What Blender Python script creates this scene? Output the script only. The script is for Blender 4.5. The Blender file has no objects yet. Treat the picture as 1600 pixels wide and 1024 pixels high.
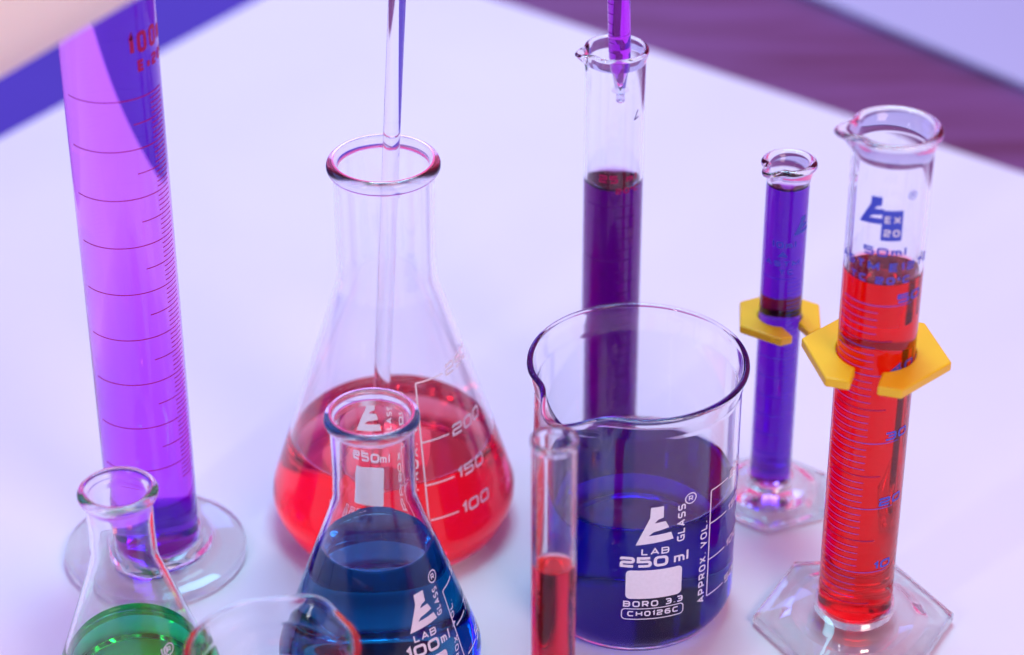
import bpy, bmesh, math, random
from mathutils import Vector, Matrix, Quaternion
random.seed(7)
S = bpy.context.scene
COL = S.collection
rad = math.radians

# ------------------------------------------------------------------ camera
F_PX, PITCH, ROLL, CAM_H = 4000.0, rad(32.0), rad(0.18), 0.549
cd = bpy.data.cameras.new('camera')
cam = bpy.data.objects.new('camera', cd)
COL.objects.link(cam)
S.camera = cam
cd.sensor_width = 36.0
cd.lens = 36.0 * F_PX / 1600.0
cd.clip_start = 0.02
cd.clip_end = 60.0
Fv = Vector((0, math.cos(PITCH), -math.sin(PITCH)))
Rv = Vector((1, 0, 0))
Uv = Rv.cross(Fv)
R2 = math.cos(ROLL) * Rv - math.sin(ROLL) * Uv
U2 = math.sin(ROLL) * Rv + math.cos(ROLL) * Uv
M = Matrix((R2, U2, -Fv)).transposed().to_4x4()
M.translation = Vector((0, 0, CAM_H))
cam.matrix_world = M
cd.dof.use_dof = True
cd.dof.focus_distance = 0.838
cd.dof.aperture_fstop = 6.0

# ------------------------------------------------------------------ world, lamps, exposure
W = bpy.data.worlds.new('World')
S.world = W
W.use_nodes = True
nt = W.node_tree
nt.nodes.clear()
wo = nt.nodes.new('ShaderNodeOutputWorld')
bg = nt.nodes.new('ShaderNodeBackground')
tc = nt.nodes.new('ShaderNodeTexCoord')
sep = nt.nodes.new('ShaderNodeSeparateXYZ')
nt.links.new(tc.outputs['Generated'], sep.inputs[0])
rz = nt.nodes.new('ShaderNodeValToRGB')        # low to high
rz.color_ramp.elements[0].position = 0.0
rz.color_ramp.elements[0].color = (0.36, 0.42, 0.85, 1)
rz.color_ramp.elements[1].position = 0.75
rz.color_ramp.elements[1].color = (0.46, 0.56, 0.90, 1)
nt.links.new(sep.outputs['Z'], rz.inputs['Fac'])
rx = nt.nodes.new('ShaderNodeValToRGB')        # blue room side to pink room side
rx.color_ramp.elements[0].position = 0.15
rx.color_ramp.elements[0].color = (0.45, 0.50, 1.0, 1)
rx.color_ramp.elements[1].position = 0.85
rx.color_ramp.elements[1].color = (1.0, 0.74, 0.88, 1)
mx = nt.nodes.new('ShaderNodeMath')
mx.operation = 'MULTIPLY_ADD'
mx.inputs[1].default_value = 0.5
mx.inputs[2].default_value = 0.5
nt.links.new(sep.outputs['X'], mx.inputs[0])
nt.links.new(mx.outputs[0], rx.inputs['Fac'])
mm = nt.nodes.new('ShaderNodeMixRGB')
mm.blend_type = 'MULTIPLY'
mm.inputs[0].default_value = 1.0
nt.links.new(rz.outputs[0], mm.inputs[1])
nt.links.new(rx.outputs[0], mm.inputs[2])
ry = nt.nodes.new('ShaderNodeValToRGB')        # dimmed behind the camera; strong red beyond the table, added to brighten the red liquid
ry.color_ramp.elements[0].position = 0.30
ry.color_ramp.elements[0].color = (0.55, 0.55, 0.60, 1)
ry.color_ramp.elements[1].position = 0.80
ry.color_ramp.elements[1].color = (3.5, 0.42, 0.62, 1)
my = nt.nodes.new('ShaderNodeMath')
my.operation = 'MULTIPLY_ADD'
my.inputs[1].default_value = 0.5
my.inputs[2].default_value = 0.5
nt.links.new(sep.outputs['Y'], my.inputs[0])
nt.links.new(my.outputs[0], ry.inputs['Fac'])
m2 = nt.nodes.new('ShaderNodeMixRGB')
m2.blend_type = 'MULTIPLY'
m2.inputs[0].default_value = 1.0
nt.links.new(mm.outputs[0], m2.inputs[1])
nt.links.new(ry.outputs[0], m2.inputs[2])
nt.links.new(m2.outputs[0], bg.inputs['Color'])
bg.inputs['Strength'].default_value = 0.75
nt.links.new(bg.outputs[0], wo.inputs[0])


def lamp(name, loc, target, sx, sy, power, color):
    d = bpy.data.lights.new(name, 'AREA')
    d.shape = 'RECTANGLE'
    d.size, d.size_y = sx, sy
    d.energy = power
    d.color = color
    o = bpy.data.objects.new(name, d)
    COL.objects.link(o)
    o.location = loc
    o.rotation_euler = (Vector(target) - Vector(loc)).to_track_quat('-Z', 'Y').to_euler()
    return o


lamp('softbox_lamp', (0.05, 1.22, 1.35), (0.02, 0.75, 0), 0.6, 0.5, 14.6, (0.29, 0.76, 0.95))
lamp('blue_lamp', (-1.25, 1.05, 0.75), (0, 0.75, 0.05), 0.7, 0.7, 4.0, (0.16, 0.26, 1.0))
lamp('pink_fill', (0.75, -0.35, 1.15), (0, 0.70, 0.08), 0.6, 0.5, 9.5, (1.0, 0.72, 0.62))  # added front fill, lifts the forearm, collars and near table
lamp('back_blue_lamp', (-0.15, 2.0, 0.55), (-0.05, 1.2, 0), 0.5, 0.3, 2.0, (0.2, 0.36, 1.0))
lamp('window_lamp', (-0.57, 0.02, 0.50), (-0.04, 0.74, 0.08), 0.05, 0.34, 1.5, (1.0, 0.98, 1.0))

S.view_settings.view_transform = 'Standard'
S.view_settings.look = 'None'
S.view_settings.gamma = 1.0
S.view_settings.exposure = 0.11
cy = S.cycles
cy.max_bounces = 64
cy.transmission_bounces = 56
cy.glossy_bounces = 40
cy.diffuse_bounces = 4
cy.transparent_max_bounces = 16
cy.volume_bounces = 0
cy.caustics_reflective = True
cy.caustics_refractive = True
cy.blur_glossy = 0.4
cy.sample_clamp_indirect = 6.0
cy.use_denoising = True
cy.use_adaptive_sampling = False


# ------------------------------------------------------------------ pixel helpers (photograph pixels -> world)
def ray(x, y):
    return Fv + R2 * ((x - 800) / F_PX) - U2 * ((y - 512) / F_PX)


def at_height(x, y, h=0.0):
    r = ray(x, y)
    t = (h - CAM_H) / r.z
    return Vector((0, 0, CAM_H)) + r * t


def at_depth(x, y, d):
    return Vector((0, 0, CAM_H)) + ray(x, y) * d


# ------------------------------------------------------------------ materials
MATS = {}


def nmat(name):
    m = bpy.data.materials.new(name)
    m.use_nodes = True
    m.node_tree.nodes.clear()
    out = m.node_tree.nodes.new('ShaderNodeOutputMaterial')
    MATS[name] = m
    return m, m.node_tree, out


def glass_mat(name, color=(0.997, 0.997, 1.0), ior=1.45, rough=0.0, ripple=0.0):
    m, t, out = nmat(name)
    g = t.nodes.new('ShaderNodeBsdfGlass')
    g.inputs['Color'].default_value = (*color, 1)
    g.inputs['IOR'].default_value = ior
    g.inputs['Roughness'].default_value = rough
    if ripple:
        n = t.nodes.new('ShaderNodeTexNoise')
        n.inputs['Scale'].default_value = 60
        n.inputs['Detail'].default_value = 2
        tcx = t.nodes.new('ShaderNodeTexCoord')
        t.links.new(tcx.outputs['Object'], n.inputs['Vector'])
        b = t.nodes.new('ShaderNodeBump')
        b.inputs['Strength'].default_value = ripple
        b.inputs['Distance'].default_value = 0.002
        t.links.new(n.outputs['Fac'], b.inputs['Height'])
        t.links.new(b.outputs[0], g.inputs['Normal'])
    t.links.new(g.outputs[0], out.inputs['Surface'])
    return m


def liquid_mat(name, sigma, ior=1.335):
    """sigma: absorption per metre for r, g, b.  Faces wetting the glass carry wet=1 and refract glass/liquid."""
    m, t, out = nmat(name)
    a = t.nodes.new('ShaderNodeAttribute')
    a.attribute_name = 'wet'
    k = t.nodes.new('ShaderNodeMath')
    k.operation = 'MULTIPLY_ADD'
    k.inputs[1].default_value = ior / 1.45 - ior
    k.inputs[2].default_value = ior
    t.links.new(a.outputs['Fac'], k.inputs[0])
    g = t.nodes.new('ShaderNodeBsdfGlass')
    g.inputs['Color'].default_value = (1, 1, 1, 1)
    g.inputs['Roughness'].default_value = 0.0
    t.links.new(k.outputs[0], g.inputs['IOR'])
    t.links.new(g.outputs[0], out.inputs['Surface'])
    v = t.nodes.new('ShaderNodeVolumeAbsorption')
    d = max(sigma) * 1.0
    v.inputs['Density'].default_value = d
    v.inputs['Color'].default_value = (*[1 - s / d for s in sigma], 1)
    t.links.new(v.outputs[0], out.inputs['Volume'])
    return m


def paint_mat(name, color, rough=0.5, var=0.0, scale=400, spec=0.4, coat=0.0):
    m, t, out = nmat(name)
    p = t.nodes.new('ShaderNodeBsdfPrincipled')
    p.inputs['Roughness'].default_value = rough
    p.inputs['Specular IOR Level'].default_value = spec
    p.inputs['Coat Weight'].default_value = coat
    if var:
        n = t.nodes.new('ShaderNodeTexNoise')
        n.inputs['Scale'].default_value = scale
        n.inputs['Detail'].default_value = 5
        tcx = t.nodes.new('ShaderNodeTexCoord')
        t.links.new(tcx.outputs['Object'], n.inputs['Vector'])
        r = t.nodes.new('ShaderNodeValToRGB')
        r.color_ramp.elements[0].position = 0.3
        r.color_ramp.elements[1].position = 0.7
        r.color_ramp.elements[0].color = (*[c * (1 - var) for c in color], 1)
        r.color_ramp.elements[1].color = (*[min(1, c * (1 + var)) for c in color], 1)
        t.links.new(n.outputs['Fac'], r.inputs['Fac'])
        t.links.new(r.outputs[0], p.inputs['Base Color'])
    else:
        p.inputs['Base Color'].default_value = (*color, 1)
    t.links.new(p.outputs[0], out.inputs['Surface'])
    return m


GLASS = glass_mat('borosilicate_glass')
LIP = glass_mat('fire_polished_lip_glass', (1.0, 0.985, 1.0), 1.38, 0.16)
PLASTIC_CLEAR = glass_mat('clear_pipette_plastic', (0.95, 0.95, 0.99), 1.45, 0.03)
ENAMEL_WHITE = paint_mat('white_enamel_print', (0.93, 0.92, 0.97), 0.6, 0.03, 900)
ENAMEL_RED = paint_mat('crimson_enamel_print', (0.45, 0.004, 0.10), 0.5)
ENAMEL_BLUE = paint_mat('blue_enamel_print', (0.06, 0.10, 0.62), 0.5)
ENAMEL_PURPLE = paint_mat('dark_violet_print', (0.10, 0.01, 0.16), 0.5)
YELLOW = paint_mat('yellow_collar_plastic', (1.0, 0.61, 0.01), 0.35, 0.03, 60, 0.5)
L_MAGENTA = liquid_mat('magenta_violet_liquid', (8, 55, 0.8))
L_RED = liquid_mat('orange_red_liquid', (0.1, 44, 38))
L_RED2 = liquid_mat('deep_red_liquid', (8, 700, 430))
L_RED3 = liquid_mat('pale_red_liquid', (0.4, 420, 240))
L_BLUE = liquid_mat('deep_blue_liquid', (72, 270, 15))
L_TEAL = liquid_mat('teal_blue_liquid', (340, 27, 13))
L_GREEN = liquid_mat('green_liquid', (330, 13, 72))
L_PURPLE = liquid_mat('dark_purple_liquid', (125, 390, 105))
L_INDIGO = liquid_mat('violet_blue_liquid', (165, 390, 66))
L_PIP = liquid_mat('pipette_magenta_liquid', (70, 600, 40))
L_AMBER = liquid_mat('amber_liquid', (3, 34, 380))


def absorber_mat(name, sigma):
    m, t, out = nmat(name)
    g = t.nodes.new('ShaderNodeBsdfTransparent')
    t.links.new(g.outputs[0], out.inputs['Surface'])
    v = t.nodes.new('ShaderNodeVolumeAbsorption')
    d = max(sigma)
    v.inputs['Density'].default_value = d
    v.inputs['Color'].default_value = (*[1 - q / d for q in sigma], 1)
    t.links.new(v.outputs[0], out.inputs['Volume'])
    return m


ADDED_DARK = absorber_mat('added_violet_darkening', (75, 330, 30))  # absorber added inside the magenta liquid to darken its bottom
ADDED_DARK_THIN = absorber_mat('added_violet_gradient', (12, 30, 1.5))  # weaker added absorber for the downward deepening


# ------------------------------------------------------------------ object helpers
def thing(name, label, cat, P, rot=None, group=None):
    o = bpy.data.objects.new(name, None)
    COL.objects.link(o)
    o.empty_display_size = 0.01
    o.location = P
    if rot is None:
        rot = math.atan2(-P[0], P[1])        # local -Y faces the camera's side
    o.rotation_euler = (0, 0, rot)
    o['label'] = label
    o['category'] = cat
    if group:
        o['group'] = group
    return o


def mesh_obj(name, verts, faces, mat, parent=None, smooth=True, sharp=None, wet=None, unit=0.001):
    me = bpy.data.meshes.new(name)
    me.from_pydata([tuple(c * unit for c in v) for v in verts], [], faces)
    me.update()
    if wet is not None:
        at = me.attributes.new('wet', 'FLOAT', 'FACE')
        at.data.foreach_set('value', wet)
    if smooth:
        me.shade_smooth()
        if sharp:
            me.set_sharp_from_angle(angle=rad(sharp))
    me.materials.append(mat)
    o = bpy.data.objects.new(name, me)
    COL.objects.link(o)
    if parent:
        o.parent = parent
    return o


def fil(pts, n=7):
    """(r, z[, radius]) polyline with rounded corners."""
    out = []
    for i, p in enumerate(pts):
        rr = p[2] if len(p) > 2 else 0
        if rr <= 0 or i in (0, len(pts) - 1):
            out.append((p[0], p[1]))
            continue
        a, b, c = Vector(pts[i - 1][:2]), Vector(p[:2]), Vector(pts[i + 1][:2])
        u, v = (a - b), (c - b)
        lu, lv = u.length, v.length
        u.normalize(); v.normalize()
        ang = math.acos(max(-1, min(1, u.dot(v))))
        if ang > math.pi - 0.02:
            out.append((p[0], p[1]))
            continue
        d = min(rr / math.tan(ang / 2), lu * 0.49, lv * 0.49)
        r = d * math.tan(ang / 2)
        bis = (u + v).normalized()
        cen = b + bis * (r / math.sin(ang / 2))
        p0, p1 = b + u * d, b + v * d
        a0 = math.atan2(p0.y - cen.y, p0.x - cen.x)
        a1 = math.atan2(p1.y - cen.y, p1.x - cen.x)
        da = (a1 - a0 + math.pi) % (2 * math.pi) - math.pi
        for k in range(n + 1):
            t = a0 + da * k / n
            out.append((cen.x + r * math.cos(t), cen.y + r * math.sin(t)))
    # drop doubles
    res = [out[0]]
    for q in out[1:]:
        if math.hypot(q[0] - res[-1][0], q[1] - res[-1][1]) > 1e-4:
            res.append(q)
    return res


def lathe(prof, n=128, deform=None):
    verts, faces, rows = [], [], []
    for r, z in prof:
        if r < 1e-6:
            verts.append((0, 0, z))
            rows.append([len(verts) - 1])
        else:
            row = []
            for j in range(n):
                ph = 2 * math.pi * j / n
                rr, zz = (r, z) if deform is None else deform(r, ph, z)
                verts.append((rr * math.sin(ph), -rr * math.cos(ph), zz))
                row.append(len(verts) - 1)
            rows.append(row)
    seg = []
    for k in range(len(rows) - 1):
        A, B = rows[k], rows[k + 1]
        if len(A) == 1 and len(B) == 1:
            continue
        for j in range(n):
            j2 = (j + 1) % n
            if len(A) == 1:
                faces.append((A[0], B[j2], B[j]))
            elif len(B) == 1:
                faces.append((A[j], A[j2], B[0]))
            else:
                faces.append((A[j], A[j2], B[j2], B[j]))
            seg.append(k)
    return verts, faces, seg


def cut_below(inner, zl):
    """inner profile runs bottom centre -> up.  Returns the wetted part ending exactly at zl and the dry part starting there."""
    wetp, dry = [], []
    for i, p in enumerate(inner):
        if p[1] <= zl:
            wetp.append(p)
        else:
            if not dry and wetp:
                a = wetp[-1]
                t = (zl - a[1]) / (p[1] - a[1])
                q = (a[0] + (p[0] - a[0]) * t, zl)
                wetp.append(q)
                dry.append(q)
            dry.append(p)
    return wetp, dry


def densify(prof, step):
    out = [prof[0]]
    for a, b in zip(prof, prof[1:]):
        L = math.hypot(b[0] - a[0], b[1] - a[1])
        k = max(1, int(L / step))
        for i in range(1, k + 1):
            out.append((a[0] + (b[0] - a[0]) * i / k, a[1] + (b[1] - a[1]) * i / k))
    return out


def vessel(root, outer, rim, inner, liquid=None, zl=None, deform=None, n=128, body='glass_body', men=1.6, gmat=None, dense=0, lip=0):
    """outer: bottom centre -> up to the rim; rim: points over the lip; inner: bottom centre -> up to the lip."""
    if liquid:
        wetp, dry = cut_below(inner, zl)
    else:
        wetp, dry = [], inner
    prof = outer + rim + list(reversed(dry))
    if dense:
        prof = densify(prof, dense)
    v, f, _ = lathe(prof, n, deform)
    g = mesh_obj(body, v, f, gmat or GLASS, root, True, 50)
    if lip:
        g.data.materials.append(LIP)
        for pf_ in g.data.polygons:
            if pf_.center.z * 1000 > lip:
                pf_.material_index = 1
    if liquid:
        rw = wetp[-1][0]
        top = []
        for k in range(1, 11):            # meniscus
            x = men * 2.2 * (k / 10.0) ** 1.5
            top.append((rw - x, zl - men * (1 - math.exp(-2.6 * x / men)) / (1 - math.exp(-2.6 * 2.2))))
        lp = wetp + [t for t in top if t[0] > 0.05]
        lp.append((0, lp[-1][1]))
        nw = len(wetp) - 1
        v, f, s = lathe(lp, n, None)
        w = [1.0 if k < nw else 0.0 for k in s]
        mesh_obj('liquid', v, f, liquid, root, True, 45, w)
    return g


# ------------------------------------------------------------------ stroke lettering
G = {
    '0': (1.0, [([(0, 0, 1), (1, 0, 1), (1, 1, 1), (0, 1, 1)], True)]),
    'O': (1.1, [([(0, 0, 1), (1, 0, 1), (1, 1, 1), (0, 1, 1)], True)]),
    '1': (0.42, [([(0, .72), (.95, 1), (.95, 0)], False)]),
    '2': (1.0, [([(0, .78), (0, 1, 1), (1, 1, 1), (1, .5, 1), (0, .5, 1), (0, 0), (1, 0)], False)]),
    '3': (1.0, [([(0, 1), (1, 1, 1), (1, 0, 1), (0, 0)], False), ([(.25, .52), (1, .52)], False)]),
    '4': (1.0, [([(1, .28), (0, .28), (.72, 1), (.72, 0)], False)]),
    '5': (1.0, [([(1, 1), (0, 1), (0, .56), (1, .56, 1), (1, 0, 1), (0, 0)], False)]),
    '6': (1.0, [([(1, 1), (0, 1, 1), (0, 0, 1), (1, 0, 1), (1, .56, 1), (0, .56)], False)]),
    '7': (0.9, [([(0, 1), (1, 1), (.35, 0)], False)]),
    '8': (1.0, [([(0, 0, 1), (1, 0, 1), (1, 1, 1), (0, 1, 1)], True), ([(0, .52), (1, .52)], False)]),
    '9': (1.0, [([(0, 0), (1, 0, 1), (1, 1, 1), (0, 1, 1), (0, .46, 1), (1, .46)], False)]),
    'A': (1.15, [([(0, 0), (.5, 1), (1, 0)], False), ([(.2, .3), (.8, .3)], False)]),
    'B': (1.05, [([(0, 0), (1, 0, 1), (1, 1, 1), (0, 1)], True), ([(0, .52), (1, .52)], False)]),
    'C': (1.05, [([(1, 1), (0, 1, 1), (0, 0, 1), (1, 0)], False)]),
    'E': (0.95, [([(1, 1), (0, 1), (0, 0), (1, 0)], False), ([(0, .5), (.9, .5)], False)]),
    'G': (1.05, [([(1, 1), (0, 1, 1), (0, 0, 1), (1, 0), (1, .46), (.5, .46)], False)]),
    'H': (1.05, [([(0, 0), (0, 1)], False), ([(1, 0), (1, 1)], False), ([(0, .5), (1, .5)], False)]),
    'L': (0.9, [([(0, 1), (0, 0), (1, 0)], False)]),
    'M': (1.25, [([(0, 0), (0, 1), (.5, .2), (1, 1), (1, 0)], False)]),
    'P': (1.0, [([(0, 0), (0, 1), (1, 1, 1), (1, .42, 1), (0, .42)], False)]),
    'R': (1.0, [([(0, 0), (0, 1), (1, 1, 1), (1, .42, 1), (0, .42)], False), ([(.5, .42), (1, 0)], False)]),
    'S': (1.0, [([(1, 1), (0, 1, 1), (0, .5, 1), (1, .5, 1), (1, 0, 1), (0, 0)], False)]),
    'T': (1.05, [([(0, 1), (1, 1)], False), ([(.5, 1), (.5, 0)], False)]),
    'V': (1.1, [([(0, 1), (.5, 0), (1, 1)], False)]),
    'X': (1.1, [([(0, 0), (1, 1)], False), ([(0, 1), (1, 0)], False)]),
    'x': (0.6, [([(0, 0), (1, .6)], False), ([(0, .6), (1, 0)], False)]),
    'm': (0.95, [([(0, 0), (0, .66), (1, .66, 1), (1, 0)], False), ([(.5, .66), (.5, 0)], False)]),
    'l': (0.16, [([(.5, 0), (.5, 1.12)], False)]),
    '.': (0.16, [([(.5, -.02), (.5, .12)], False)]),
    '°': (0.35, [([(0, .65, 1), (1, .65, 1), (1, 1, 1), (0, 1, 1)], True)]),
    ' ': (0.45, []),
}


def round_path(pts, closed, rr):
    n = len(pts)
    out = []
    for i, p in enumerate(pts):
        end = (not closed) and i in (0, n - 1)
        if len(p) < 3 or end:
            out.append((p[0], p[1]))
            continue
        a, b, c = Vector(pts[i - 1][:2]), Vector(p[:2]), Vector(pts[(i + 1) % n][:2])
        u, v = a - b, c - b
        d = min(rr, u.length * .49, v.length * .49)
        p0, p1 = b + u.normalized() * d, b + v.normalized() * d
        for k in range(6):
            t = k / 5
            q = p0 * (1 - t) ** 2 + b * 2 * t * (1 - t) + p1 * t * t
            out.append((q.x, q.y))
    return out


class Print:
    """flat artwork in millimetres, wrapped afterwards on a surface of revolution"""
    def __init__(self):
        self.v, self.f, self.layer = [], [], 0.0

    def ribbon(self, pts, w, closed=False, step=0.9):
        P = [Vector(p) for p in pts]
        if closed:
            P = P + [P[0]]
        Q = [P[0]]
        for a, b in zip(P, P[1:]):
            k = max(1, int((b - a).length / step))
            for i in range(1, k + 1):
                Q.append(a.lerp(b, i / k))
        n = len(Q)
        self.layer = (self.layer + 0.004) % 0.04
        base = len(self.v)
        for i, q in enumerate(Q):
            if closed:
                a = Q[i - 1] if i > 0 else Q[n - 2]
                c = Q[i + 1] if i < n - 1 else Q[1]
            else:
                a = Q[max(0, i - 1)]
                c = Q[min(n - 1, i + 1)]
            d1 = (q - a) if (q - a).length > 1e-9 else (c - q)
            d2 = (c - q) if (c - q).length > 1e-9 else (q - a)
            d1 = d1.normalized(); d2 = d2.normalized()
            t = d1 + d2
            t = t.normalized() if t.length > 1e-6 else d1
            nr = Vector((-t.y, t.x))
            n1 = Vector((-d1.y, d1.x))
            m = w / 2 / max(0.45, nr.dot(n1))
            for s in (1, -1):
                self.v.append((q.x + nr.x * m * s, q.y + nr.y * m * s, self.layer))
        for i in range(n - 1):
            b = base + 2 * i
            self.f.append((b, b + 1, b + 3, b + 2))

    def poly(self, pts, step=1.0):
        bm = bmesh.new()
        vs = [bm.verts.new((p[0], p[1], 0)) for p in pts]
        bm.faces.new(vs)
        for ax in (0, 1):
            lo = min(p[ax] for p in pts)
            hi = max(p[ax] for p in pts)
            c = lo + step
            while c < hi:
                no = (1, 0, 0) if ax == 0 else (0, 1, 0)
                co = (c, 0, 0) if ax == 0 else (0, c, 0)
                bmesh.ops.bisect_plane(bm, geom=bm.verts[:] + bm.edges[:] + bm.faces[:], plane_co=co, plane_no=no)
                c += step
        bmesh.ops.triangulate(bm, faces=bm.faces[:])
        self.layer = (self.layer + 0.004) % 0.04
        base = len(self.v)
        bm.verts.index_update()
        for v in bm.verts:
            self.v.append((v.co.x, v.co.y, self.layer))
        for f in bm.faces:
            idx = [base + v.index for v in f.verts]
            if f.normal.z < 0:
                idx.reverse()
            self.f.append(tuple(idx))
        bm.free()

    def text(self, s, x, y, h, wide=1.0, t=0.19, rot=0, anchor='l', gap=0.34, rr=0.28):
        ws = []
        tot = 0
        for ch in s:
            w = G[ch][0] * h * wide
            ws.append(w)
            tot += w + gap * h
        tot -= gap * h
        if anchor == 'c':
            off = -tot / 2
        elif anchor == 'r':
            off = -tot
        else:
            off = 0
        ca, sa = math.cos(rad(rot)), math.sin(rad(rot))
        T = t * h
        for ch, w in zip(s, ws):
            for pts, closed in G[ch][1]:
                ww = max(w - T, 0.001)
                hh = h - T
                q = [(off + T / 2 + p[0] * ww, T / 2 + p[1] * hh) + tuple(p[2:]) for p in pts]
                q = round_path(q, closed, rr * h)
                q = [(x + a * ca - b * sa, y + a * sa + b * ca) for a, b in q]
                self.ribbon(q, T, closed, 0.6)
            off += w + gap * h

    def rrect(self, x0, y0, x1, y1, r, fill=True, w=0.3):
        pts = []
        for cx, cy2, a0 in ((x1 - r, y0 + r, -90), (x1 - r, y1 - r, 0), (x0 + r, y1 - r, 90), (x0 + r, y0 + r, 180)):
            for k in range(6):
                a = rad(a0 + 90 * k / 5)
                pts.append((cx + r * math.cos(a), cy2 + r * math.sin(a)))
        if fill:
            self.poly(pts)
        else:
            self.ribbon(pts, w, True)

    def registered(self, x, y, r):
        pts = [(x + r * math.cos(a * math.pi / 12), y + r * math.sin(a * math.pi / 12)) for a in range(24)]
        self.ribbon(pts, r * 0.22, True, 5)
        self.text('R', x - r * .42, y - r * .5, r * 1.0, 0.85, 0.2)

    def logo(self, x, y, s, sy=None):
        sy = sy or s
        L = [(.37, .98), (.71, 1), (.71, .70), (.57, .66), (.48, .57), (.77, .60), (.865, .42), (.45, .335), (.33, .24),
             (.93, .29), (1, .10), (0, 0), (.355, .71)]
        self.poly([(x + a * s, y + b * sy) for a, b in reversed(L)])

    def wrap(self, name, root, mat, surf, phi0=0.0, z0=0.0, lift=0.12, zscale=None):
        verts = []
        for u, v, l in self.v:
            z = z0 + v * (zscale or 1.0)
            r = surf(z)
            # local slope for the offset direction
            dr = (surf(z + 0.5) - surf(z - 0.5))
            nn = math.hypot(1, dr)
            rr = r + (lift + l) / nn
            zz = z - (lift + l) * dr / nn
            ph = rad(phi0) + u / max(r, 1)
            verts.append((rr * math.sin(ph), -rr * math.cos(ph), zz))
        return mesh_obj(name, verts, self.f, mat, root, True)


def prof_surf(outer):
    """radius of the outer wall at height z (upper branch)"""
    pts = sorted([p for p in outer if p[1] > 0.5], key=lambda p: p[1])

    def s(z):
        if z <= pts[0][1]:
            return pts[0][0]
        for a, b in zip(pts, pts[1:]):
            if a[1] <= z <= b[1]:
                t = (z - a[1]) / max(1e-6, b[1] - a[1])
                return a[0] + (b[0] - a[0]) * t
        return pts[-1][0]
    return s


def spout(phi_s, z_rim, reach=6.0, width=22, depth=1.2, drop=12.0, pinch=0.8):
    ps = rad(phi_s)

    def d(r, ph, z):
        t = max(0.0, min(1.0, (z - (z_rim - drop)) / drop))
        t = t * t * (3 - 2 * t) * t
        a = (ph - ps + math.pi) % (2 * math.pi) - math.pi
        g = math.exp(-(a / rad(width)) ** 2)
        p = math.exp(-((abs(a) - rad(width * 1.75)) / rad(width * 0.7)) ** 2)
        return r + t * (reach * g - pinch * p), z + t * (-depth * g)
    return d


# ------------------------------------------------------------------ setting
def slab(name, corners, z_top, thick, mat, r=0.0):
    n = len(corners)
    v = [(x, y, z_top) for x, y in corners] + [(x, y, z_top - thick) for x, y in corners]
    f = [tuple(range(n)), tuple(reversed(range(n, 2 * n)))]
    for i in range(n):
        j = (i + 1) % n
        f.append((i, i + n, j + n, j))
    o = mesh_obj(name, v, f, mat, None, False, unit=1.0)
    b = o.modifiers.new('bevel', 'BEVEL')
    b.width = 0.0008
    b.segments = 2
    o['kind'] = 'structure'
    return o


# white sheet
m, t, out = nmat('white_laminate')
p = t.nodes.new('ShaderNodeBsdfPrincipled')
tcx = t.nodes.new('ShaderNodeTexCoord')
n1 = t.nodes.new('ShaderNodeTexNoise')
n1.inputs['Scale'].default_value = 7
n1.inputs['Detail'].default_value = 4
n2 = t.nodes.new('ShaderNodeTexNoise')
n2.inputs['Scale'].default_value = 900
n2.inputs['Detail'].default_value = 3
t.links.new(tcx.outputs['Object'], n1.inputs['Vector'])
t.links.new(tcx.outputs['Object'], n2.inputs['Vector'])
cr = t.nodes.new('ShaderNodeValToRGB')
cr.color_ramp.elements[0].position = 0.25
cr.color_ramp.elements[1].position = 0.75
cr.color_ramp.elements[0].color = (0.80, 0.79, 0.84, 1)
cr.color_ramp.elements[1].color = (0.85, 0.84, 0.87, 1)
t.links.new(n1.outputs['Fac'], cr.inputs['Fac'])
t.links.new(cr.outputs[0], p.inputs['Base Color'])
bp = t.nodes.new('ShaderNodeBump')
bp.inputs['Strength'].default_value = 0.05
bp.inputs['Distance'].default_value = 0.0004
t.links.new(n2.outputs['Fac'], bp.inputs['Height'])
t.links.new(bp.outputs[0], p.inputs['Normal'])
p.inputs['Roughness'].default_value = 0.42
p.inputs['Specular IOR Level'].default_value = 0.35
t.links.new(p.outputs[0], out.inputs['Surface'])
WHITE = m

a = at_height(-300, 376); b2 = at_height(545, -78); c = at_height(1900, 369)


def ext(p, q, k):
    return p + (q - p) * k


A0 = at_height(0, 215); A1 = at_height(400, 0); B0 = at_height(780, 0); B1 = at_height(1600, 270)
# corner = intersection of both edges
def isect(p1, p2, p3, p4):
    d1, d2 = p2 - p1, p4 - p3
    k = ((p3.x - p1.x) * d2.y - (p3.y - p1.y) * d2.x) / (d1.x * d2.y - d1.y * d2.x)
    return p1 + d1 * k
Cn = isect(A0, A1, B0, B1)
Lf = A0 + (A0 - A1).normalized() * 0.5
Rt = B1 + (B1 - B0).normalized() * 0.5
slab('white_table_top', [(Lf.x, Lf.y), (-0.75, 0.15), (-0.5, -0.35), (0.6, -0.35), (0.8, 0.2), (Rt.x, Rt.y), (Cn.x, Cn.y)], 0.0, 0.006, WHITE)

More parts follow.
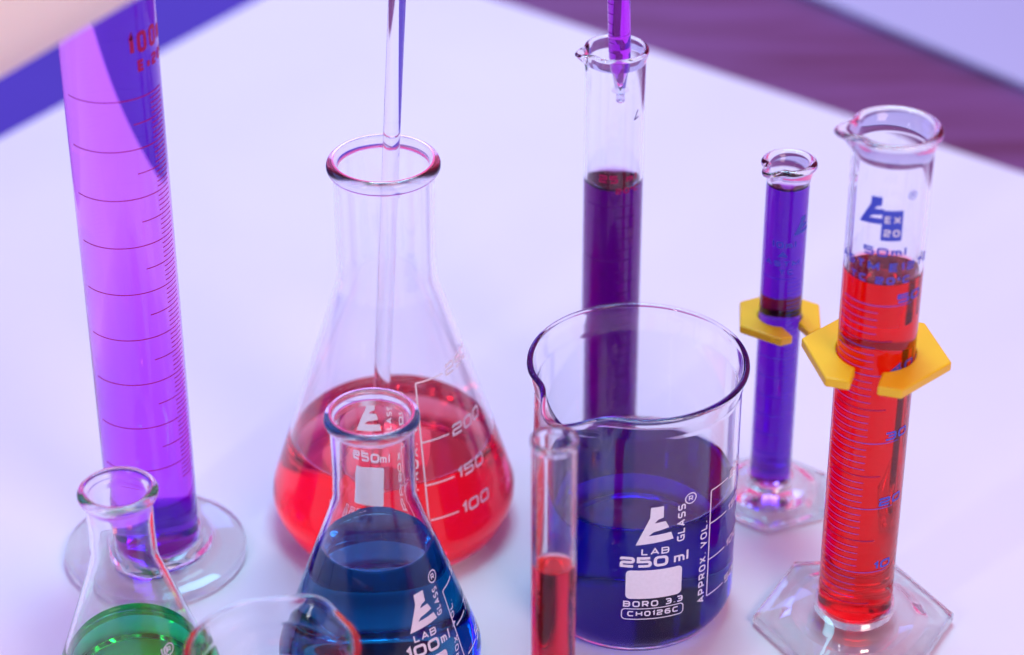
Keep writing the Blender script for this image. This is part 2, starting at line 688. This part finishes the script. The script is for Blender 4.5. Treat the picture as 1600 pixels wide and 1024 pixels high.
# wooden floor seen past the right edge
m, t, out = nmat('stained_wood_floor')
p = t.nodes.new('ShaderNodeBsdfPrincipled')
tcx = t.nodes.new('ShaderNodeTexCoord')
mp = t.nodes.new('ShaderNodeMapping')
mp.inputs['Rotation'].default_value = (0, 0, rad(35))
mp.inputs['Scale'].default_value = (3, 22, 3)
t.links.new(tcx.outputs['Object'], mp.inputs[0])
n1 = t.nodes.new('ShaderNodeTexNoise')
n1.inputs['Scale'].default_value = 2.2
n1.inputs['Detail'].default_value = 7
n1.inputs['Distortion'].default_value = 0.4
t.links.new(mp.outputs[0], n1.inputs['Vector'])
cr = t.nodes.new('ShaderNodeValToRGB')
cr.color_ramp.elements[0].position = 0.3
cr.color_ramp.elements[1].position = 0.72
cr.color_ramp.elements[0].color = (0.10, 0.028, 0.085, 1)
cr.color_ramp.elements[1].color = (0.20, 0.08, 0.24, 1)
t.links.new(n1.outputs['Fac'], cr.inputs['Fac'])
t.links.new(cr.outputs[0], p.inputs['Base Color'])
p.inputs['Roughness'].default_value = 0.5
t.links.new(p.outputs[0], out.inputs['Surface'])
WOOD = m
BLUE = paint_mat('blue_floor_covering', (0.065, 0.038, 0.40), 0.7, 0.08, 6)
PALE = paint_mat('pale_lavender_floor', (0.50, 0.48, 0.66), 0.6, 0.03, 5)

zf = -0.02
slab('wood_floor', [(Cn.x, -1.0), (1.8, -1.0), (2.0, 1.75), (Cn.x, 1.75)], zf, 0.02, WOOD)
slab('blue_floor', [(-2.4, -1.0), (Cn.x, -1.0), (Cn.x, 1.75), (-2.4, 1.75)], zf - 0.004, 0.02, BLUE)
E0 = at_height(1290, 0, zf + 0.004); E1 = at_height(1600, 130, zf + 0.004)
dE = (E1 - E0).normalized()
Ea, Eb = E0 - dE * 0.35, E0 + dE * 0.8
nE = Vector((-dE.y, dE.x, 0))
if nE.y < 0:
    nE = -nE
Ec, Ed = Eb + nE * 0.6, Ea + nE * 0.6
slab('far_white_table', [(Ea.x, Ea.y), (Eb.x, Eb.y), (Ec.x, Ec.y), (Ed.x, Ed.y)], zf + 0.004, 0.0035, PALE)


# ------------------------------------------------------------------ tall 100 ml cylinder, magenta
def graduations(pr, zs, L0, L1, w, r):
    """zs list of (z, phi start deg, phi end deg)"""
    for z, a, b in zs:
        pr.ribbon([(rad(a) * r, z), (rad(b) * r, z)], w, False, 0.8)


def tube_outer(ro, hz, zb=4.6):
    return fil([(0, zb), (ro * .8, zb - .1, 2), (ro, zb + 1.6, 2.2), (ro, hz)])


def round_foot(root, R, ro, edge, sock):
    """separate glass foot with a socket that the tube stands in"""
    g = ro + .35
    prof = fil([(0, 1.2), (R * .6, 1.0, 3), (R * .7, 0.0, 1.2), (R - .6, 0.0, 1.0), (R, 1.4, 1.2), (R, edge, 1.6), (R * .88, edge + 1.2, 4),
                (R * .64, sock - 2.2, 9), (g + 3.5, sock - .6, 3), (g + .8, sock + .6, .7), (g, sock, .4), (g, 4.3, .5), (0, 3.9)])
    prof = [prof[0]] + densify(prof[1:-1], 2.5) + [prof[-1]]
    v, f, _ = lathe(prof, 128)
    return mesh_obj('foot', v, f, GLASS, root, True, 50)


P = at_height(245, 865)
root = thing('measuring_cylinder', 'tallest measuring cylinder, full of magenta violet liquid, on a round glass foot', 'measuring cylinder',
             P, group='glass measuring cylinders')
ro, ri = 15.6, 14.3
round_foot(root, 32.0, ro, 4.0, 9.0)
outer = tube_outer(ro, 247)
inner = fil([(0, 7.0), (10.5, 7.0, 4), (ri, 9.8, 3), (ri, 247)])
vessel(root, outer, fil([(ro, 247), (ro + 2.0, 249.5, 1.2), (ro + 1.4, 251.5, 1), (ri + .6, 251, .8), (ri, 247.5)]), inner, L_MAGENTA, 222.0,
       spout(-60, 251, 6, 20, 1, 10), dense=4)
v, f, _ = lathe([(0, 7.15), (9.5, 7.2), (12.5, 8.6), (14.05, 10.6), (14.1, 15), (12.5, 19), (8.5, 23), (4, 26), (0, 27)], 96)
mesh_obj('added_dark_base', v, f, ADDED_DARK, root)  # added absorbing volume, in place of a dark internal reflection at the base
v, f, _ = lathe([(0, 15), (9.5, 16), (13.5, 20), (14.0, 26), (13, 50), (10, 80), (5, 120), (0, 150)], 96)
mesh_obj('added_dark_gradient', v, f, ADDED_DARK_THIN, root)  # weak added volume, deepens the violet towards the base
pr = Print()
z10, z90 = 38.7 + 1.5, 186.6
zs = []
dz = (186.6 - 64.1) / 70.0 * 1.0   # mm per ml  (lines from 20 to 90 ml)
z_at = lambda ml: 64.1 + (ml - 20) * dz
for ml in range(6, 91):
    z = z_at(ml)
    if ml % 10 == 0:
        zs.append((z, -62, 70))
    elif ml % 5 == 0:
        zs.append((z, 20, 70))
    else:
        zs.append((z, 46, 70))
graduations(pr, zs, 0, 0, 0.38, ro)
pr.wrap('graduation_marks', root, ENAMEL_RED, lambda z: ro)
pr = Print()
pr.text('100ml', 0, 0, 7.2, 0.56, 0.2, gap=0.16)
pr.text('Ex20°C', 2.4, -6.2, 4.0, 0.74, 0.26, gap=0.2)
pr.wrap('volume_print', root, ENAMEL_RED, lambda z: ro, 23, 201.5)


# ------------------------------------------------------------------ conical flasks
def flask_outer(H, Rb, ro_n, z_neck, z_should, base_r=7.0):
    return fil([(0, 1.6), (Rb * .70, 1.1, 3), (Rb * .82, 0, 2), (Rb - base_r * .55, 0, 3), (Rb, base_r * 1.15, base_r * 1.3),
                (ro_n + .3, z_should, 26), (ro_n, z_neck, 14), (ro_n, H - 4.5)], 10)


def flask_inner(H, Rb, ri_n, z_neck, z_should, base_r=7.0, w=1.6):
    return fil([(0, 3.6), (Rb * .66, 3.0, 3), (Rb * .80, 2.2, 3), (Rb - base_r * .55 - w * .3, 2.2, 3), (Rb - w, base_r * 1.2, base_r * 1.15),
                (ri_n + .3, z_should, 25), (ri_n, z_neck, 14), (ri_n, H - 4.5)], 10)


def bead(ro_n, ri_n, H, b=2.6, out=3.0):
    """rolled lip between outer and inner wall, ending on the inner wall"""
    pts = []
    cx, cz = ro_n + out - b, H - b
    pts.append((ro_n + .15, H - 2 * b - 1.2))
    for k in range(13):
        a = rad(-75 + 165 * k / 12)
        pts.append((cx + b * math.cos(a), cz + b * math.sin(a)))
    # roll into the mouth
    c2 = ri_n + b * .9
    pts.append(((cx + c2) / 2, H))
    for k in range(1, 8):
        a = rad(90 + 90 * k / 8)
        pts.append((c2 + (b * .9) * math.cos(a), H - b * .9 + b * .9 * math.sin(a)))
    return pts


FLK = 'conical flasks'
# 250 ml, red
P250 = at_height(617, 800)
root = thing('conical_flask', 'largest conical flask, holding bright red liquid with a glass rod standing in it', 'conical flask', P250, group=FLK)
Rb, ron, rin, H = 44.4, 17.0, 15.4, 145.5
fo = flask_outer(H, Rb, ron, 108, 99, 10)
fi = flask_inner(H, Rb, rin, 108, 99, 10)
fi = [p for p in fi if p[1] < H - 8]
fo = [p for p in fo if p[1] < H - 7]
vessel(root, fo, bead(ron, rin, H, 2.6, 2.2), fi, L_RED, 37.0, dense=5, lip=H - 5.0)
sf = prof_surf(fo)
pr = Print()
pr.logo(-6.0, 16.5, 11, 12.5)
pr.text('LAB', 0.2, 12.6, 3.0, 1.1, anchor='c')
pr.text('250', -9.0, 6.2, 4.0, 1.05, 0.24, gap=.14)
pr.text('ml', 5.0, 6.2, 3.8, 0.9, 0.17, gap=.25)
pr.rrect(-7, -10, 7, 3.8, 1.0)
pr.text('BORO 3.3', 0, -14.5, 2.7, 1.1, 0.2, anchor='c')
pr.text('GLASS', 9.4, 15.5, 2.4, .8, 0.2, rot=90, gap=.22)
pr.registered(9.6, 29.0, 1.9)
pr.wrap('label_print', root, ENAMEL_WHITE, sf, -15, 40.5, zscale=.93)
pr = Print()
ph_l = rad(17.5)
def fx(ph_deg, z):
    return rad(ph_deg) * sf(z)
pr.ribbon([(fx(19, 71.4), 71.4), (fx(16.5, 18.5), 18.5)], 0.55, False)
for z, nm in ((71.4, '250'), (51.0, '200'), (36.2, '150'), (24.0, '100')):
    zz = z
    x0 = fx(18.8 if z > 60 else 17.6, z)
    pr.ribbon([(x0, zz), (x0 + 11, zz)], 0.55, False)
    pr.text(nm, x0 + 12.5, zz - 1.6, 3.9, 1.25, 0.2, gap=.22)
pr.text('APPROX. VOL.', fx(14.0, 40), 27, 2.9, 1.0, 0.2, rot=90, gap=.3)
pr.wrap('graduation_marks', root, ENAMEL_WHITE, sf, 0, 0)

# 100 ml, teal
P = at_height(596, 1048)
root = thing('conical_flask', 'conical flask of dark teal blue liquid, white 100 ml print, before the red flask', 'conical flask', P, group=FLK)
Rb, ron, rin, H = 34.3, 13.2, 11.8, 104.0
fo = flask_outer(H, Rb, ron, 82, 71, 9)
fi = flask_inner(H, Rb, rin, 82, 71, 9, 1.5)
fi = [p for p in fi if p[1] < H - 7]
fo = [p for p in fo if p[1] < H - 6]
vessel(root, fo, bead(ron, rin, H, 2.3, 1.9), fi, L_TEAL, 55.0, dense=4, lip=H - 4.4)
sf = prof_surf(fo)
pr = Print()
pr.logo(-5.2, 12.6, 10.8, 12.4)
pr.text('LAB', -.2, 9.2, 2.5, .95, anchor='c', gap=.25)
pr.text('100', -8.0, 4.2, 4.0, 1.15, 0.23, gap=.15)
pr.text('ml', 5.2, 4.6, 3.5, .8, .17, gap=.25)
pr.rrect(-6.5, -9.5, 6.5, 2.6, 1.0)
pr.text('GLASS', 8.4, 14.0, 2.3, .66, 0.2, rot=90, gap=.2)
pr.registered(7.8, 27.0, 1.9)
pr.wrap('label_print', root, ENAMEL_WHITE, sf, 33, 22.5, zscale=.95)
pr = Print()
x0 = rad(67)
def fx(ph_deg, z):
    return rad(ph_deg) * sf(z)
pr.ribbon([(fx(60, 41.5), 41.5), (fx(63, 7), 7.0)], 0.5, False)
for z, nm in ((41.5, '100'), (28.5, '75'), (17.5, '50')):
    xx = fx(60.5 + (41.5 - z) * .09, z)
    pr.ribbon([(xx, z), (xx + 8, z)], 0.5, False)
    pr.text(nm, xx + 9, z - 1.3, 3.3, 1.1, 0.2, gap=.22)
pr.text('APPROX. VOL.', fx(57.5, 24), 12.0, 2.1, .84, 0.2, rot=90, gap=.28)
pr.wrap('graduation_marks', root, ENAMEL_WHITE, sf, 0, 0)

# 50 ml, green
P = at_height(217, 1088)
root = thing('conical_flask', 'smallest conical flask, with bright green liquid in front of the round glass foot', 'conical flask', P, group=FLK)
Rb, ron, rin, H = 26.5, 10.4, 9.2, 84.5
fo = flask_outer(H, Rb, ron, 68, 57, 8)
fi = flask_inner(H, Rb, rin, 68, 57, 8, 1.4)
fi = [p for p in fi if p[1] < H - 6.5]
fo = [p for p in fo if p[1] < H - 5.5]
vessel(root, fo, bead(ron, rin, H, 2.1, 2.3), fi, L_GREEN, 22.5, dense=4, lip=H - 4.2)
sf = prof_surf(fo)
pr = Print()
pr.logo(-4.5, 8.0, 9)
pr.text('LAB', 0, 4.6, 2.3, 1.1, anchor='c')
pr.text('50ml', 0, -1.0, 4.0, 1.1, .2, anchor='c', gap=.22)
pr.text('GLASS', 6.8, 6.0, 2.2, 1.1, 0.2, rot=90)
pr.registered(7.5, 20.0, 1.7)
pr.wrap('label_print', root, ENAMEL_WHITE, sf, 12, 11)

# ------------------------------------------------------------------ beakers
def beaker_parts(R, H, w=1.5, lip=2.2, br=6.0):
    outer = fil([(0, .8), (R * .75, .7, 3), (R * .85, 0, 2), (R - br * .5, 0, 2.5), (R, br * .8, br), (R, H - 9, 8), (R + lip, H - 1.6, 1.0)], 8)
    rim = []
    cx, cz, b = R + lip - .55, H - 1.1, 1.1
    for k in range(1, 12):
        a = rad(-35 + 215 * k / 12)
        rim.append((cx + b * math.cos(a), cz + b * math.sin(a)))
    inner = fil([(0, 2.6), (R * .78, 2.5, 3), (R - br * .5, 2.2, 2.5), (R - w, br * .85, br * .8), (R - w, H - 9, 8), (R + lip - 1.6, H - 1.9)], 8)
    return outer, rim, inner


P = at_height(987, 932)
root = thing('beaker', 'wide 250 ml beaker with pouring lip, half full of deep blue liquid', 'beaker', P, group='glass beakers')
R, H = 34.3, 97.5
o_, r_, i_ = beaker_parts(R, H, 1.5, 1.6, 9)
vessel(root, o_, r_, i_, L_BLUE, 53.5, spout(-38, H, 8.5, 14, 2.5, 17, 1.0), dense=3, n=192, men=1.8)
sf = lambda z: R
pr = Print()
pr.logo(-6.4, 20.9, 12.6, 15.2)
pr.text('LAB', 0.2, 16.9, 2.7, .95, anchor='c', gap=.25)
pr.text('250', -11.4, 11.9, 4.3, 1.15, 0.25, gap=.14)
pr.text('ml', 6.6, 12.1, 4.1, 1.0, 0.18, gap=.16)
pr.rrect(-9.3, -1.0, 9.7, 10.7, 1.6)
pr.text('BORO 3.3', 0.2, -4.4, 2.5, .9, 0.21, anchor='c', gap=.28)
pr.text('CH0126C', 0.2, -8.3, 2.2, .95, 0.22, anchor='c', gap=.28)
pr.rrect(-10.4, -9.5, 10.6, -5.2, 1.3, False, .35)
pr.text('GLASS', 10.2, 20.6, 2.8, .86, 0.2, rot=90, gap=.22)
pr.registered(12.0, 36.8, 2.0)
pr.wrap('label_print', root, ENAMEL_WHITE, sf, 12, 26.8)
pr = Print()
k = rad(1) * R
pr.ribbon([(46.4 * k, 63.0), (46.4 * k, 19.8)], .5, False)
for z, nm in ((63.0, '200'), (49.6, '150'), (34.8, '100'), (19.8, '50')):
    pr.ribbon([(46.4 * k, z), (62 * k, z)], .5, False)
    pr.text(nm, 64 * k, z - 1.4, 3.2, 1.1, .2, gap=.22)
pr.text('APPROX. VOL.', 44.4 * k, 18.2, 2.9, .82, 0.2, rot=90, gap=.28)
pr.wrap('graduation_marks', root, ENAMEL_WHITE, sf, 0, 0)

r = at_height(425, 1014, .072)
root = thing('beaker', 'small clear blurred beaker between the green and the teal flask', 'beaker',
             Vector((r.x, r.y, 0)), group='glass beakers')
o_, r_, i_ = beaker_parts(24.2, 72.0, 1.4, 1.3, 6)
vessel(root, o_, r_, i_, L_AMBER, 51.0, spout(150, 72, 4, 16, 1.5, 10, .6), dense=3)

# ------------------------------------------------------------------ narrow tube, red, nearest
P = at_height(863, 1200)
root = thing('measuring_cylinder', 'narrow clear cylinder of pale red liquid in front of the blue beaker',
             'measuring cylinder', P, group='glass measuring cylinders')
ro, ri = 6.75, 5.6
round_foot(root, 16, ro, 3.2, 7)
outer = tube_outer(ro, 124)
inner = fil([(0, 7), (4, 7, 2), (ri, 9.5, 2), (ri, 124)])
vessel(root, outer, fil([(ro, 124.2), (ro + .5, 125.4, .8), (ro + .3, 127, .6), (ri + .2, 127, .5), (ri, 124.4)]), inner, L_RED3, 82.0, dense=3, n=96, men=1.2)

# ------------------------------------------------------------------ 25 ml cylinder, dark purple
P25 = at_height(949, 722)
root = thing('measuring_cylinder', 'slender measuring cylinder of dark purple liquid behind the blue beaker, pipette in its mouth',
             'measuring cylinder', P25, group='glass measuring cylinders')
ro, ri = 10.35, 9.3
round_foot(root, 23, ro, 3.6, 8)
outer = tube_outer(ro, 166)
inner = fil([(0, 8), (7, 8, 3), (ri, 10.5, 3), (ri, 166)])
vessel(root, outer, fil([(ro, 166), (ro + .6, 168.2, 1.5), (ro + 1.0, 170.2, .8), (ro - .2, 171.3, .5), (ri + .2, 170.3, .8), (ri, 167)]), inner, L_PURPLE, 121.5,
       spout(-72, 171, 3.6, 15, .6, 9, .5), dense=3)
pr = Print()
k = rad(1) * ro
for i in range(0, 26):
    z = 114.6 - i * 4.35
    if z < 14:
        break
    if i % 5 == 0:
        pr.ribbon([(-55 * k, z), (40 * k, z)], .3)
    else:
        pr.ribbon([(5 * k, z), (45 * k, z)], .26)
pr.wrap('graduation_marks', root, ENAMEL_PURPLE, lambda z: ro)
pr = Print()
pr.text('25 ml', 0, 0, 3.0, 1.0, .22, anchor='c', gap=.25)
pr.text('20°C', 3.6, -4.2, 2.2, 1.0, .22, anchor='c', gap=.25)
pr.wrap('volume_print', root, ENAMEL_RED, lambda z: ro, 10, 124)
pr = Print()
pr.ribbon([(0, 0), (1.6, 3.4)], .45)
pr.ribbon([(0, 0), (2.0, .8)], .45)
pr.wrap('brand_mark', root, ENAMEL_PURPLE, lambda z: ro, 40, 147.5)


# ------------------------------------------------------------------ hexagonal feet and collars
def hex_r(ph, rot):
    a = (ph - rad(rot)) % (math.pi / 3) - math.pi / 6
    return math.cos(math.pi / 6) / math.cos(a)


def hex_foot_cyl(root, R, rot, ro, ri, H, liquid, zl, phi_sp, reach, z_in=11.0, edge=5.0, flare=1.6, cone=10.0):
    outer = fil([(0, 5.6), (ro * .8, 5.5, 2), (ro, 7.2, 2.2), (ro, H - 8, 6), (ro + flare, H - 3, 2)])
    g = ro + .35
    fp = fil([(0, 1.6), (R * .6, 1.4, 2), (R * .72, 0, 1), (R * .975, 0, .8), (R, 1.2, 1.0), (R, edge, 1.2), (R * .86, edge + 1.0, 3),
              (R * .62, cone - .6, 5), (g + 3.0, cone + .9, 3), (g + .8, cone + 1.6, .6), (g, cone + 1.0, .4), (g, 5.3, .5), (0, 5.0)])
    fp = [fp[0]] + densify(fp[1:-1], 2.0) + [fp[-1]]
    rim = []
    cx, cz, b = ro + flare - .5, H - 1.5, 1.5
    for k in range(1, 12):
        a = rad(-30 + 205 * k / 12)
        rim.append((cx + b * math.cos(a), cz + b * math.sin(a)))
    inner = fil([(0, z_in), (ri * .7, z_in, 3), (ri, z_in + 2.2, 3), (ri, H - 8, 6), (ri + flare * .5, H - 3.2)])
    sp = spout(phi_sp, H, reach, 17, .8, 9, .7)

    def d(r, ph, z):
        t = max(0, min(1, (r - ro - 3) / (R * .9 - ro - 3)))
        return r * (1 - t + t * hex_r(ph, rot) * 1.02), z
    v, f, _ = lathe(fp, 144, d)
    mesh_obj('foot', v, f, GLASS, root, True, 40)
    vessel(root, outer, rim, inner, liquid, zl, sp, n=144, dense=2.5)


def collar(root, R, slot_phi, rot, r_in, slot_w, z, th=3.4):
    """hexagonal clip-on guard ring with an opening, bevelled, at height z"""
    half = slot_w / 2
    a0 = math.asin(half / r_in)
    inner = []
    n = 40
    for k in range(n + 1):
        a = a0 + (2 * math.pi - 2 * a0) * k / n
        inner.append((r_in * math.sin(a), -r_in * math.cos(a)))
    # hexagon outline from the slot's right side round to its left side (slot centred on phi=0 here)
    out = []
    Ri = R
    ap = Ri * math.cos(math.pi / 6)
    out.append((half, -ap))
    for k in range(6):
        a = rad(30 + 60 * k)
        out.append((Ri * math.sin(a), -Ri * math.cos(a)))
    out.append((-half, -ap))
    loop = out + list(reversed(inner))
    sr = rad(slot_phi)
    loop = [(x * math.cos(sr) - y * math.sin(sr), x * math.sin(sr) + y * math.cos(sr)) for x, y in loop]
    bm = bmesh.new()
    top = [bm.verts.new((x * .001, y * .001, (z + th) * .001)) for x, y in loop]
    f = bm.faces.new(top)
    if f.normal.z < 0:
        f.normal_flip()
    bm.normal_update()
    r = bmesh.ops.extrude_face_region(bm, geom=[f])
    for v in r['geom']:
        if isinstance(v, bmesh.types.BMVert):
            v.co.z -= th * .001
    bmesh.ops.recalc_face_normals(bm, faces=bm.faces[:])
    me = bpy.data.meshes.new('guard_collar')
    bm.to_mesh(me)
    bm.free()
    me.materials.append(YELLOW)
    o = bpy.data.objects.new('guard_collar', me)
    COL.objects.link(o)
    o.parent = root
    b = o.modifiers.new('bevel', 'BEVEL')
    b.width = .0006
    b.segments = 3
    b.limit_method = 'ANGLE'
    b.angle_limit = rad(30)
    me.shade_smooth()
    me.set_sharp_from_angle(angle=rad(30))
    return o


# slim 10 ml
P = at_height(1201, 776)
root = thing('measuring_cylinder', 'slim violet blue measuring cylinder with a yellow collar, right of the blue beaker',
             'measuring cylinder', P, group='glass measuring cylinders')
ro, ri = 7.4, 6.4
hex_foot_cyl(root, 23, 0, ro, ri, 139.5, L_INDIGO, 131.8, -42, 3.2, 8.0, 4.0, 1.2, 8)
collar(root, 16.2, 33, 0, 7.55, 6.4, 75.0, 3.2)
pr = Print()
k = rad(1) * ro
for i in range(0, 51):
    z = 97 - i * 1.62
    if i % 5 == 0:
        pr.ribbon([(-60 * k, z), (40 * k, z)], .25)
    else:
        pr.ribbon([(15 * k, z), (58 * k, z)], .22)
pr.wrap('graduation_marks', root, ENAMEL_BLUE, lambda z: ro)
pr = Print()
pr.text('10ml', 0, 7.2, 2.6, 1.0, .24, anchor='c', gap=.25)
pr.text('A', 0, 3.4, 2.4, 1.3, .26, anchor='c')
pr.text('ASTM', 0, 0, 2.2, 1.1, .24, anchor='c', gap=.3)
pr.text('TC', 1.5, -3.2, 2.0, 1.1, .24, anchor='c')
pr.logo(3.2, 12.0, 7.0)
pr.wrap('label_print', root, ENAMEL_BLUE, lambda z: ro, -2, 102)

# 50 ml red
P = at_height(1332, 975)
root = thing('measuring_cylinder', 'large deep red measuring cylinder with a yellow collar and hexagonal foot',
             'measuring cylinder', P, group='glass measuring cylinders')
ro, ri = 12.5, 11.2
HR = 191.0
hex_foot_cyl(root, 33.5, -20, ro, ri, HR, L_RED2, 142.5, -78, 4.5, 8.0, 4.5, 1.2, 9)
collar(root, 24.2, -8, 0, 12.7, 8.6, 107.5, 3.4)
pr = Print()
k = rad(1) * ro
for i in range(5, 51):
    z = 31.5 + (i - 10) * 2.58
    if i % 5 == 0 and i % 10:
        pr2 = Print()
        pr2.ribbon([(-62 * k, z), (22 * k, z)], .32)
        pr2.wrap('dark_graduation_mark', root, ENAMEL_PURPLE, lambda z: ro)
    elif i % 10 == 0:
        pr.ribbon([(-62 * k, z), (48 * k, z)], .32)
    else:
        pr.ribbon([(-68 * k, z), (-2 * k, z)], .26)
for i, s_ in ((10, '10'), (20, '20'), (30, '30'), (40, '40'), (50, '50')):
    z = 31.5 + (i - 10) * 2.58
    pr.text(s_, 24 * k, z + .8, 3.3, 1.3, .24, gap=.2)
pr.wrap('graduation_marks', root, ENAMEL_BLUE, lambda z: ro)
pr = Print()
pr.logo(-9.0, 17, 10)
pr.rrect(-1.6, 12, 4.8, 22.6, .4)
pr.registered(7.4, 27.5, 1.3)
pr.text('50ml', 0, 6.5, 3.0, 1.2, .24, anchor='c', gap=.25)
pr.text('ASTM E1272', 0.5, 1.2, 2.9, 1.0, .24, anchor='c', gap=.3)
pr.text('TC 20°C', -1.0, -3.4, 2.6, 1.0, .24, anchor='c', gap=.3)
pr.wrap('label_print', root, ENAMEL_BLUE, lambda z: ro, 0, 146)
pr = Print()
pr.text('EX', -.7, 18.2, 2.4, .85, .2, gap=.3)
pr.text('20', -.7, 13.6, 2.4, .85, .2, gap=.3)
pr.wrap('block_print', root, ENAMEL_WHITE, lambda z: ro, 0, 146, lift=.2)


# ------------------------------------------------------------------ glass rod in the red flask
def align(o, a, b):
    o.location = a
    o.rotation_euler = (b - a).to_track_quat('Z', 'Y').to_euler()


pb = at_height(590, 772, .0062)
pt = at_height(611, 238, .1455)
d = (pt - pb).normalized()
rod_len = 300
prof = fil([(0, 0), (2.9, 0.2, 2.4), (2.9, rod_len, 2.4), (0, rod_len + .2)])
prof = [prof[0]] + densify(prof[1:-1], 12) + [prof[-1]]
v, f, _ = lathe(prof, 48)
o = mesh_obj('glass_rod', v, f, GLASS, None, True, 60)
o['label'] = 'long clear glass stirring rod leaning in the neck of the red flask'
o['category'] = 'stirring rod'
align(o, pb, pt)

# ------------------------------------------------------------------ graduated pipette above the purple cylinder
dep = (Vector((P25.x, P25.y, .155)) - Vector((0, 0, CAM_H))).dot(Fv)
ta = at_depth(969.5, 158, dep)
tb = at_depth(963.5, 0, dep - .0)
# bring the upper end onto a nearly vertical line
hgt = (tb - ta).length
up = Vector((tb.x - ta.x, 0, 0)) + Vector((0, 0.0, 1)) * .036
root = bpy.data.objects.new('pipette', None)
COL.objects.link(root)
root.empty_display_size = .01
root['label'] = 'clear graduated pipette of magenta liquid, its tip inside the purple cylinder'
root['category'] = 'pipette'
align(root, ta, ta + up)
outer = fil([(1.25, 0), (1.5, 0.4, .3), (1.35, 2.0, 1), (1.5, 3.6, 2), (3.7, 17, 6), (3.85, 24, 4), (3.85, 140)])
inner = fil([(.75, 0.0), (.8, 3.0, 1), (1.0, 3.9, 2), (3.1, 17.3, 6), (3.25, 24, 4), (3.25, 140)])
outer = [outer[0]] + densify(outer[1:], 4)
wetp, dry = cut_below([(0, 4.4)] + [p for p in inner if p[1] > 4.4], 120)
low = [p for p in inner if p[1] <= 4.4]
lowr = [(.75, 0.0), (.8, 3.0), (wetp[1][0], 4.4)]
v, f, _ = lathe(list(reversed(lowr)) + outer + list(reversed(dry)), 64)
mesh_obj('pipette_tube', v, f, PLASTIC_CLEAR, root, True, 45)
wp = [(0, 4.2)] + [(p[0], p[1]) for p in wetp[1:]]
wp = densify(wp, 3) + [(0, 119.4)]
v, f, s = lathe(wp, 64)
w = [1.0 if 0 < k < len(wp) - 2 else 0.0 for k in s]
mesh_obj('liquid', v, f, L_PIP, root, True, 45, w)
pr = Print()
k = rad(1) * 3.85
for i in range(24):
    z = 19.5 + i * 3.6
    pr.ribbon([(8 * k, z), (62 * k, z)], .22)
pr.text('1', 12 * k, 22.4, 1.9, 1.2, .2)
pr.text('2', 12 * k, 40.4, 1.9, 1.2, .2)
pr.wrap('graduation_marks', root, ENAMEL_PURPLE, lambda z: 3.85 if z > 24 else 3.75, 0, 0, lift=.1)

# ------------------------------------------------------------------ bare forearm crossing the upper left corner
DEP = .66
ra = 34.0
off = ra * .001 * F_PX / DEP
ex, ey = 195 / 220.5, -103 / 220.5
nx_, ny_ = -103 / 220.5, -195 / 220.5
mid = (97 + nx_ * off, 51 + ny_ * off)
a = at_depth(mid[0] - ex * 1500, mid[1] - ey * 1500, DEP)
b = at_depth(mid[0] + ex * 1500, mid[1] + ey * 1500, DEP)
m, t, out = nmat('skin')
p = t.nodes.new('ShaderNodeBsdfPrincipled')
n = t.nodes.new('ShaderNodeTexNoise')
n.inputs['Scale'].default_value = 18
n.inputs['Detail'].default_value = 6
tcx = t.nodes.new('ShaderNodeTexCoord')
t.links.new(tcx.outputs['Object'], n.inputs['Vector'])
cr = t.nodes.new('ShaderNodeValToRGB')
cr.color_ramp.elements[0].color = (1.0, 0.83, 0.66, 1)
cr.color_ramp.elements[1].color = (1.0, 0.90, 0.76, 1)
t.links.new(n.outputs['Fac'], cr.inputs['Fac'])
t.links.new(cr.outputs[0], p.inputs['Base Color'])
p.inputs['Roughness'].default_value = .5
p.inputs['Subsurface Weight'].default_value = .15
p.inputs['Subsurface Radius'].default_value = (.008, .003, .002)
p.inputs['Subsurface Scale'].default_value = .5
t.links.new(p.outputs[0], out.inputs['Surface'])
SKIN = m
L = (b - a).length * 1000
pf = [(0, 0), (ra * .55, 1), (ra * 1.0, 14), (ra * 1.12, L * .12), (ra * 1.14, L * .25), (ra * 1.0, L * .5), (ra * .88, L * .7), (ra * .78, L * .85),
      (ra * .80, L * .95), (ra * .5, L - 2), (0, L)]
v, f, _ = lathe(pf, 48, lambda r, ph, z: (r * (1 + .07 * math.cos(2 * ph)), z))
arm = mesh_obj('forearm', v, f, SKIN, None, True)
sb = arm.modifiers.new('subdivision', 'SUBSURF')
sb.levels = sb.render_levels = 2
arm['label'] = 'bare pale forearm crossing the upper left corner in front of the magenta cylinder, blurred'
arm['category'] = 'arm'
align(arm, a, b)
